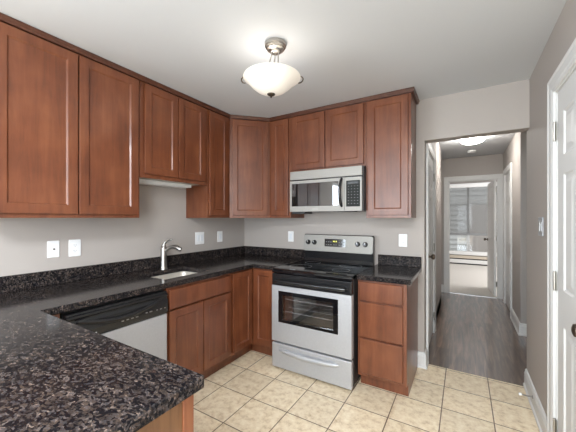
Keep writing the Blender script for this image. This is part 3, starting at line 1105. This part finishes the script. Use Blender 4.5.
# cooktop with a rounded front lip
bm = bmesh.new()
prof = [(-0.714, 0.872), (-0.714, 0.888), (-0.708, 0.901), (-0.694, 0.909), (-0.660, 0.912), (-0.105, 0.912), (-0.105, 0.886), (-0.69, 0.886), (-0.69, 0.872)]
A = [bm.verts.new((RX0, y, z)) for y, z in prof]
C = [bm.verts.new((RX1, y, z)) for y, z in prof]
bm.faces.new(A)
bm.faces.new(C[::-1])
for i in range(len(prof)):
    j = (i + 1) % len(prof)
    bm.faces.new((A[i], C[i], C[j], A[j]))
ck = obj('cooktop', bm, M['black_gloss'], t, bevel=0.002)
for x, y, r in ((1.10, -0.50, 0.105), (1.10, -0.24, 0.078), (1.50, -0.50, 0.078), (1.50, -0.24, 0.105)):
    bm = bmesh.new()
    lathe(bm, (x, y, 0.9122), (0, 0, 1), [(r, 0), (r, 0.0004), (r - 0.003, 0.0004), (r - 0.003, 0), (r, 0)], 48, False)
    obj('burner_ring', bm, M['grey_mark'], ck)
# oven door: black upper rail, steel frame, window
OF = Frame((0, -0.675, 0), (1, 0, 0), (0, -1, 0))
bm = bmesh.new()
WU0, WU1, OZ0, OZ1 = 0.992, 1.560, 0.435, 0.715
for u0, u1, z0, z1 in ((RX0 + 0.003, WU0, 0.258, 0.760), (WU1, RX1 - 0.003, 0.258, 0.760), (WU0, WU1, 0.258, OZ0), (WU0, WU1, OZ1, 0.760)):
    fbox(bm, OF, u0, u1, z0, z1, 0, 0.046)
bmesh.ops.remove_doubles(bm, verts=bm.verts[:], dist=0.0005)
od = obj('oven_door', bm, M['steel'], t, label='stainless oven door')
bm = bmesh.new()
fbox(bm, OF, RX0 + 0.003, RX1 - 0.003, 0.761, 0.866, 0, 0.046)
obj('upper_rail', bm, M['black'], od, bevel=0.006)
bm = bmesh.new()
fr_ = 0.042
for u0, u1, z0, z1 in ((WU0, WU0 + fr_, OZ0, OZ1), (WU1 - fr_, WU1, OZ0, OZ1), (WU0 + fr_, WU1 - fr_, OZ0, OZ0 + 0.026), (WU0 + fr_, WU1 - fr_, OZ1 - 0.034, OZ1)):
    fbox(bm, OF, u0, u1, z0, z1, 0.01, 0.049)
obj('window_frame', bm, M['black_gloss'], od)
bm = bmesh.new()
fbox(bm, OF, WU0 + fr_, WU1 - fr_, OZ0 + 0.026, OZ1 - 0.034, 0.040, 0.045)
obj('window_glass', bm, M['oven_glass'], od, label='dark oven window glass')
bm = bmesh.new()
hy = -0.675 - 0.046
pts = [(RX0 + 0.05, hy + 0.004, 0.806), (RX0 + 0.055, hy - 0.030, 0.808), (RX0 + 0.09, hy - 0.042, 0.809)]
pts += [(RX0 + 0.09 + (RX1 - RX0 - 0.18) * k / 8, hy - 0.042 - 0.004 * math.sin(math.pi * k / 8), 0.809) for k in range(1, 8)]
pts += [(RX1 - 0.09, hy - 0.042, 0.809), (RX1 - 0.055, hy - 0.030, 0.808), (RX1 - 0.05, hy + 0.004, 0.806)]
tube(bm, pts, 0.0125, 14, 1.25)
obj('handle', bm, M['black'], od, smooth=True)
# storage drawer
bm = bmesh.new()
fbox(bm, OF, RX0 + 0.003, RX1 - 0.003, 0.022, 0.240, 0, 0.046)
dr = obj('drawer', bm, M['steel'], t, bevel=0.006, label='stainless storage drawer')
bm = bmesh.new()
pts, rr = [], []
for k in range(21):
    s = k / 20
    pts.append((1.000 + 0.565 * s, -0.719 - 0.016 * math.sin(math.pi * s) ** 0.5, 0.186 - 0.012 * math.sin(math.pi * s)))
    rr.append(0.006 + 0.013 * math.sin(math.pi * s) ** 0.35)
tube(bm, pts, rr, 14, 1.15)
obj('handle', bm, M['steel'], dr, smooth=True, label='curved bright grip across the drawer')
# backguard
bm = bmesh.new()
prof = [(-0.030, 0.886), (-0.030, 1.180), (-0.045, 1.194), (-0.075, 1.194), (-0.088, 1.184), (-0.105, 1.018), (-0.085, 1.012), (-0.075, 0.94), (-0.100, 0.886)]
A = [bm.verts.new((RX0 + 0.003, y, z)) for y, z in prof]
C = [bm.verts.new((RX1 - 0.003, y, z)) for y, z in prof]
bm.faces.new(A)
bm.faces.new(C[::-1])
for i in range(len(prof)):
    j = (i + 1) % len(prof)
    bm.faces.new((A[i], C[i], C[j], A[j]))
bg = obj('backguard', bm, M['black'], t, bevel=0.003)
nrm = Vector((0, -0.1655, 0.0168)).normalized()
# face plate on the sloping front
FG = Frame((0, -0.0965, 0), (1, 0, 0), (0, -1, 0))


def slope_w(z):
    return (0.105 - 0.0965) - 0.017 * (z - 1.018) / 0.166


def slanted_plate(u0, u1, z0, z1, off0, off1, r, seg=5):
    bm = bmesh.new()
    frounded(bm, FG, u0, u1, z0, z1, 0, 1, r, seg)
    for v in bm.verts:
        w = -v.co.y - 0.0965
        z = v.co.z
        v.co.y = -(0.0965 + slope_w(z) + (off1 if w > 0.5 else off0))
    return bm


obj('face_plate', slanted_plate(RX0 + 0.001, RX1 - 0.001, 1.018, 1.190, -0.004, 0.005, 0.022), M['steel_warm'], bg, bevel=0.002)
obj('display_panel', slanted_plate(1.168, 1.398, 1.072, 1.152, 0.005, 0.007, 0.006), M['black_gloss'], bg)
for u0, u1, z0, z1 in ((1.262, 1.271, 1.120, 1.134), (1.277, 1.286, 1.120, 1.134), (1.294, 1.303, 1.120, 1.134)):
    obj('display_digit', slanted_plate(u0, u1, z0, z1, 0.0068, 0.0076, 0.002), M['display'], bg)
for u in (1.19, 1.215, 1.24, 1.33, 1.355, 1.38):
    for z in (1.092, 1.12):
        obj('touch_key', slanted_plate(u - 0.007, u + 0.007, z - 0.004, z + 0.004, 0.0068, 0.0074, 0.002, 2), M['grey_mark'], bg)
for u in (1.275, 1.297):
    obj('touch_key', slanted_plate(u - 0.007, u + 0.007, 1.088, 1.096, 0.0068, 0.0074, 0.002, 2), M['grey_mark'], bg)
for u in (0.977, 1.050, 1.522, 1.598):
    bm = bmesh.new()
    z = 1.109
    base = (u, -(0.0965 + slope_w(z) + 0.004), z)
    lathe(bm, base, nrm, [(0.026, 0), (0.026, 0.004), (0.022, 0.010), (0.020, 0.026), (0.017, 0.030), (0, 0.030)], 24)
    k = obj('knob', bm, M['black'], bg, smooth=True)
    bm = bmesh.new()
    c = Vector(base) + nrm * 0.031
    box(bm, c.x - 0.002, c.x + 0.002, c.y - 0.0015, c.y + 0.002, c.z - 0.002, c.z + 0.017)
    obj('pointer', bm, M['mark'], k)

# ------------------------------------------------------------------ microwave
t = thing('microwave', 'stainless over-the-range microwave mounted under the short cabinet above the stove', 'microwave', (1.29, -0.2, 1.43))
MX0, MX1, MZ0, MZ1 = 0.922, 1.656, 1.432, 1.832
obj('body', B((MX0 + 0.002, MX1 + 0.010, -0.375, -0.004, MZ0 + 0.004, MZ1)), M['black_matte'], t)
MF = Frame((0, -0.376, 0), (1, 0, 0), (0, -1, 0))
bm = bmesh.new()
fbox(bm, MF, MX0, MX1, 1.748, MZ1, 0, 0.024)
vg = obj('vent_grille', bm, M['steel_warm'], t, bevel=0.004, label='stainless vent strip over the door')
bm = bmesh.new()
fbox(bm, MF, MX0, MX1, 1.738, 1.747, 0, 0.014)
obj('vent_slot', bm, M['black'], vg)
bm = bmesh.new()
DX1 = 1.496
WX_0, WX_1, Z_0, Z_1 = 0.944, 1.440, 1.484, 1.708
for u0, u1, z0, z1 in ((MX0, WX_0, MZ0, 1.736), (WX_1, DX1, MZ0, 1.736), (WX_0, WX_1, MZ0, Z_0), (WX_0, WX_1, Z_1, 1.736)):
    fbox(bm, MF, u0, u1, z0, z1, 0, 0.026)
bmesh.ops.remove_doubles(bm, verts=bm.verts[:], dist=0.0005)
md = obj('door', bm, M['steel_warm'], t, label='stainless door with a dark window')
bm = bmesh.new()
fbox(bm, MF, WX_0, WX_1, Z_0, Z_1, 0.006, 0.027)
obj('window', bm, M['micro_glass'], md, bevel=0.002, label='dark reflective window')
bm = bmesh.new()
fbox(bm, MF, 1.17, 1.235, 1.452, 1.458, 0.0255, 0.0268)
obj('badge', bm, M['steel_dark'], md)
bm = bmesh.new()
pts = []
for k in range(15):
    s = k / 14
    pts.append((1.470 - 0.006 * math.sin(math.pi * s), -0.400 - 0.040 * math.sin(math.pi * s) ** 0.6, 1.475 + 0.255 * s))
tube(bm, pts, [0.010] + [0.0125] * 13 + [0.010], 12, 1.0)
obj('handle', bm, M['black'], md, smooth=True, label='bowed black handle')
bm = bmesh.new()
fbox(bm, MF, DX1 + 0.002, MX1, MZ0, 1.736, 0, 0.026)
pn = obj('control_surround', bm, M['steel_warm'], t, bevel=0.002)
bm = bmesh.new()
frounded(bm, MF, 1.513, 1.640, 1.472, 1.706, 0.026, 0.0275, 0.004)
kp = obj('keypad', bm, M['key_black'], pn)
bm = bmesh.new()
fbox(bm, MF, 1.528, 1.625, 1.674, 1.696, 0.0276, 0.0279)
obj('display', bm, M['black'], kp)
for r in range(7):
    for c in range(4):
        u, z = 1.535 + 0.028 * c, 1.655 - 0.026 * r
        bm = bmesh.new()
        fbox(bm, MF, u - 0.005, u + 0.005, z - 0.0025, z + 0.0025, 0.0276, 0.0280)
        obj('key', bm, M['grey_mark'], kp)
bm = bmesh.new()
box(bm, 0.93, 1.07, -0.37, -0.20, 1.412, 1.436)
obj('grease_filter', bm, M['black_matte'], t)
bm = bmesh.new()
box(bm, 1.40, 1.55, -0.33, -0.20, 1.428, 1.436)
obj('grease_filter', bm, M['black_matte'], t)

# ------------------------------------------------------------------ wall plates


def plate(name, label, F, u, z, w, h, kind, mat='white', group='wall plates over the worktop'):
    t = thing(name, label, {'wall_outlet': 'outlet', 'cable_jack': 'wall plate', 'light_switch': 'switch'}[name], F.p(u, z - h / 2, 0), group)
    bm = bmesh.new()
    frounded(bm, F, u - w / 2, u + w / 2, z - h / 2, z + h / 2, 0.0005, 0.006, 0.006, 4)
    obj('cover_plate', bm, M[mat], t, bevel=0.0025)
    if kind == 'duplex':
        for dz in (-0.020, 0.020):
            bm = bmesh.new()
            frounded(bm, F, u - 0.017, u + 0.017, z + dz - 0.014, z + dz + 0.014, 0.006, 0.0075, 0.011, 5)
            r = obj('receptacle', bm, M['white'], t)
            bm = bmesh.new()
            fbox(bm, F, u - 0.008, u - 0.0055, z + dz - 0.003, z + dz + 0.006, 0.0074, 0.0078)
            fbox(bm, F, u + 0.0055, u + 0.008, z + dz - 0.002, z + dz + 0.005, 0.0074, 0.0078)
            fbox(bm, F, u - 0.002, u + 0.002, z + dz - 0.010, z + dz - 0.006, 0.0074, 0.0078)
            obj('slots', bm, M['grey_mark'], r)
    elif kind == 'jack':
        bm = bmesh.new()
        lathe(bm, F.p(u + 0.002, z, 0.006), F.n, [(0.0055, 0), (0.0055, 0.007), (0.003, 0.007), (0, 0.004)], 12)
        obj('connector', bm, M['bronze'], t)
    else:
        n = 2 if kind == 'double' else 1
        for k in range(n):
            c = u + (k - (n - 1) / 2) * 0.046
            bm = bmesh.new()
            frounded(bm, F, c - 0.0165, c + 0.0165, z - 0.033, z + 0.033, 0.006, 0.0085, 0.003, 3)
            obj('rocker', bm, M['ivory'], t, bevel=0.0015)
    return t


PL = Frame((0, 0, 0), (0, 1, 0), (1, 0, 0))
PB = Frame((0, 0, 0), (1, 0, 0), (0, -1, 0))
PR = Frame((XW, 0, 0), (0, -1, 0), (-1, 0, 0))
plate('cable_jack', 'white cable jack plate with one dark round socket on the left wall', PL, -2.042, 1.155, 0.070, 0.115, 'jack')
plate('wall_outlet', 'white duplex outlet beside the cable jack on the left wall', PL, -1.913, 1.152, 0.076, 0.122, 'duplex')
plate('light_switch', 'wide white double rocker switch plate right of the faucet', PL, -0.744, 1.154, 0.122, 0.130, 'double')
plate('light_switch', 'single white switch plate on the left wall nearest the room corner', PL, -0.443, 1.155, 0.080, 0.125, 'single')
plate('light_switch', 'single white switch plate on the back wall just left of the stove', PB, 0.697, 1.154, 0.074, 0.122, 'single')
plate('wall_outlet', 'white duplex outlet above the small worktop right of the stove', PB, 1.929, 1.157, 0.076, 0.120, 'duplex')
# brushed switch plate on the right wall
t = thing('light_switch', 'silvery switch plate with toggles on the right wall beside the white door', 'switch', (XW, -0.41, 1.25))
bm = bmesh.new()
frounded(bm, PR, 0.345, 0.475, 1.250, 1.375, 0.0005, 0.007, 0.005, 4)
obj('cover_plate', bm, M['steel'], t, bevel=0.003)
for u in (0.387, 0.433):
    bm = bmesh.new()
    fbox(bm, PR, u - 0.0165, u + 0.0165, 1.279, 1.346, 0.007, 0.010)
    obj('rocker', bm, M['steel_dark'], t, bevel=0.002)

# ------------------------------------------------------------------ ceiling lamp
LX, LY = 1.420, -1.414
t = thing('ceiling_lamp', 'semi-flush ceiling lamp with white glass bowl and brushed nickel canopy', 'lamp', (LX, LY, CZ))
bm = bmesh.new()
lathe(bm, (LX, LY, CZ), (0, 0, -1), [(0.060, 0), (0.066, 0.004), (0.066, 0.022), (0.060, 0.027), (0.060, 0.032), (0.053, 0.036), (0.053, 0.042), (0.040, 0.046), (0.034, 0.058), (0.030, 0.060), (0, 0.060)], 40)
obj('canopy', bm, M['chrome'], t, smooth=True)
for k in range(3):
    a = math.radians(90 + 120 * k + 35)
    bm = bmesh.new()
    r0, r1 = 0.020, 0.040
    tube(bm, [(LX + r0 * math.cos(a), LY + r0 * math.sin(a), CZ - 0.05), (LX + r1 * math.cos(a), LY + r1 * math.sin(a), 2.235)], 0.0035, 8)
    obj('rod', bm, M['chrome'], t, smooth=True)
bm = bmesh.new()
lathe(bm, (LX, LY, 2.240), (0, 0, -1), [(0.036, 0), (0.040, 0.006), (0.036, 0.014), (0.012, 0.018), (0.006, 0.024), (0.006, 0.105), (0, 0.106)], 24)
obj('socket_cluster', bm, M['chrome'], t, smooth=True)
# bowl, open at the top: outer then inner surface
bm = bmesh.new()
outer = [(0.010, 2.122), (0.030, 2.124), (0.060, 2.132), (0.092, 2.148), (0.122, 2.172), (0.146, 2.198), (0.160, 2.214), (0.172, 2.222), (0.178, 2.226)]
inner = [(0.176, 2.230), (0.168, 2.228), (0.156, 2.220), (0.141, 2.202), (0.117, 2.176), (0.088, 2.152), (0.058, 2.137), (0.030, 2.129), (0.010, 2.127)]
lathe(bm, (LX, LY, 0), (0, 0, 1), outer + inner + [outer[0]], 56, False)
obj('bowl', bm, M['lit_glass'], t, smooth=True, label='shallow frosted white glass bowl')
bm = bmesh.new()
lathe(bm, (LX, LY, 2.122), (0, 0, -1), [(0.024, -0.004), (0.025, 0.0), (0.022, 0.005), (0.012, 0.010), (0.005, 0.013), (0.006, 0.018), (0.003, 0.022), (0, 0.023)], 24)
obj('finial', bm, M['bronze'], t, smooth=True)
for k in range(2):
    a = math.radians(31.2 + (8, 172)[k])
    ca, sa = math.cos(a), math.sin(a)
    q = lambda r, z: (LX + ca * r, LY + sa * r, z)
    bm = bmesh.new()
    tube(bm, [q(0.150, 2.252), q(0.172, 2.252), q(0.188, 2.246), q(0.196, 2.234), q(0.194, 2.220), q(0.184, 2.208), q(0.168, 2.203)], 0.0042, 8)
    tube(bm, [q(0.034, 2.236), q(0.09, 2.250), q(0.150, 2.252)], 0.003, 8)
    obj('rim_clip', bm, M['bronze'], t, smooth=True)
# the lamp hangs a few degrees off the vertical
for ch in t.children:
    if not ch.name.startswith('canopy'):
        for v in ch.data.vertices:
            k = min(1.1, max(0.0, (-0.05 - v.co.z) / 0.20))
            v.co.x -= 0.021 * k
            v.co.y -= 0.0126 * k
            v.co.z += 0.014 * k
pl = bpy.data.lights.new('ceiling_lamp_bulb', 'POINT')
pl.energy = 1.7
pl.color = (1.0, 0.95, 0.88)
pl.shadow_soft_size = 0.05
po = bpy.data.objects.new('ceiling_lamp_bulb', pl)
po.location = (LX - 0.08, LY + 0.05, 2.235)
COL.objects.link(po)

# hall dome lamp and smoke detector
t = thing('hall_ceiling_lamp', 'round lit dome lamp on the hall ceiling', 'lamp', (2.52, 1.72, CZ))
bm = bmesh.new()
lathe(bm, (2.52, 1.72, CZ), (0, 0, -1), [(0.100, 0), (0.100, 0.012), (0.096, 0.016), (0, 0.016)], 40)
obj('base_ring', bm, M['white'], t, smooth=True)
bm = bmesh.new()
lathe(bm, (2.52, 1.72, CZ - 0.0165), (0, 0, -1), [(0.098, 0), (0.120, 0.006), (0.133, 0.018), (0.135, 0.028), (0.124, 0.042), (0.10, 0.054), (0.07, 0.062), (0.03, 0.067), (0, 0.068)], 40)
obj('dome', bm, M['hall_glass'], t, smooth=True)
t = thing('smoke_detector', 'small round white smoke detector behind the hall lamp', 'smoke detector', (2.53, 2.62, CZ))
bm = bmesh.new()
lathe(bm, (2.53, 2.62, CZ), (0, 0, -1), [(0.062, 0), (0.062, 0.014), (0.055, 0.028), (0.03, 0.036), (0, 0.036)], 28)
obj('housing', bm, M['white'], t, smooth=True)
bm = bmesh.new()
lathe(bm, (2.53, 2.62, CZ - 0.0362), (0, 0, -1), [(0.012, 0), (0.012, 0.002), (0, 0.002)], 16)
obj('test_button', bm, M['ivory'], t)

# spring door stop on the right baseboard
t = thing('door_stop', 'thin metal door stop with white tip on the right baseboard', 'door stop', (2.845, -0.235, 0.085))
bm = bmesh.new()
lathe(bm, (2.8445, -0.235, 0.088), (-1, 0, 0), [(0.011, 0), (0.011, 0.004), (0.0045, 0.008)] + [(0.0045 + (0.0012 if i % 2 else 0), 0.010 + 0.003 * i) for i in range(18)], 12)
obj('spring', bm, M['steel_dark'], t)
bm = bmesh.new()
lathe(bm, (2.7815, -0.235, 0.088), (-1, 0, 0), [(0.008, 0), (0.010, 0.004), (0.010, 0.014), (0.006, 0.018), (0, 0.018)], 14)
obj('rubber_tip', bm, M['white'], t, smooth=True)

# ------------------------------------------------------------------ bedroom: shade, heater, the building outside
t = thing('roller_shade', 'grey see-through roller shade lowered over most of the bedroom window', 'shade', (2.74, BE - 0.04, 0.88))
obj('cassette', B((BX0 - 0.05, BX1 + 0.05, BE - 0.10, BE - 0.021, 2.262, 2.375)), M['white'], t, bevel=0.008)
obj('fabric', B((BX0 - 0.02, BX1 + 0.02, BE - 0.050, BE - 0.0485, 0.90, 2.27)), M['shade'], t)
obj('hem_bar', B((BX0 - 0.02, BX1 + 0.02, BE - 0.060, BE - 0.040, 0.865, 0.925)), M['hem'], t, bevel=0.004)

t = thing('baseboard_heater', 'long tan baseboard heater on the carpet below the bedroom window', 'heater', (2.4, BE - 0.04, 0.0065))
HX0, HX1 = 1.2, 3.1
obj('cover', B((HX0, HX1, BE - 0.070, BE - 0.003, 0.185, 0.265)), M['heater'], t, bevel=0.006)
obj('back_plate', B((HX0, HX1, BE - 0.016, BE - 0.003, 0.007, 0.185)), M['black_matte'], t)
obj('front_plate', B((HX0, HX1, BE - 0.070, BE - 0.060, 0.045, 0.155)), M['trim'], t, bevel=0.003)
obj('end_cap', B((HX1 + 0.0005, HX1 + 0.012, BE - 0.072, BE - 0.003, 0.007, 0.266)), M['heater'], t)
obj('end_cap', B((HX0 - 0.012, HX0 - 0.0005, BE - 0.072, BE - 0.003, 0.007, 0.266)), M['heater'], t)

struct('ground_outside', B((-6, 10, 7.25, 16, -0.6, -0.5)), M['ground'])
t = thing('neighboring_building', 'pale building with horizontal siding seen through the bedroom window', 'building', (2.5, 11.2, -0.5))
bm = bmesh.new()
z = -0.5
while z < 5.5:
    v = [bm.verts.new(c) for c in ((-4, 11.0, z), (9, 11.0, z), (9, 11.07, z + 0.2), (-4, 11.07, z + 0.2), (-4, 11.2, z), (9, 11.2, z), (9, 11.2, z + 0.2), (-4, 11.2, z + 0.2))]
    for idx in ((0, 1, 2, 3), (5, 4, 7, 6), (0, 4, 5, 1), (3, 2, 6, 7), (0, 3, 7, 4), (1, 5, 6, 2)):
        bm.faces.new([v[i] for i in idx])
    z += 0.2
obj('siding', bm, M['siding'], t)
obj('trim_board', B((-4, 9, 10.96, 11.0, 1.95, 2.12)), M['trim'], t)
wf = obj('entry_door', B((2.62, 3.55, 10.95, 11.0, -0.5, 1.90)), M['brick_brown'], t)
obj('door_trim', B((2.55, 2.62, 10.94, 11.0, -0.5, 1.95), (3.55, 3.62, 10.94, 11.0, -0.5, 1.95)), M['trim'], wf)
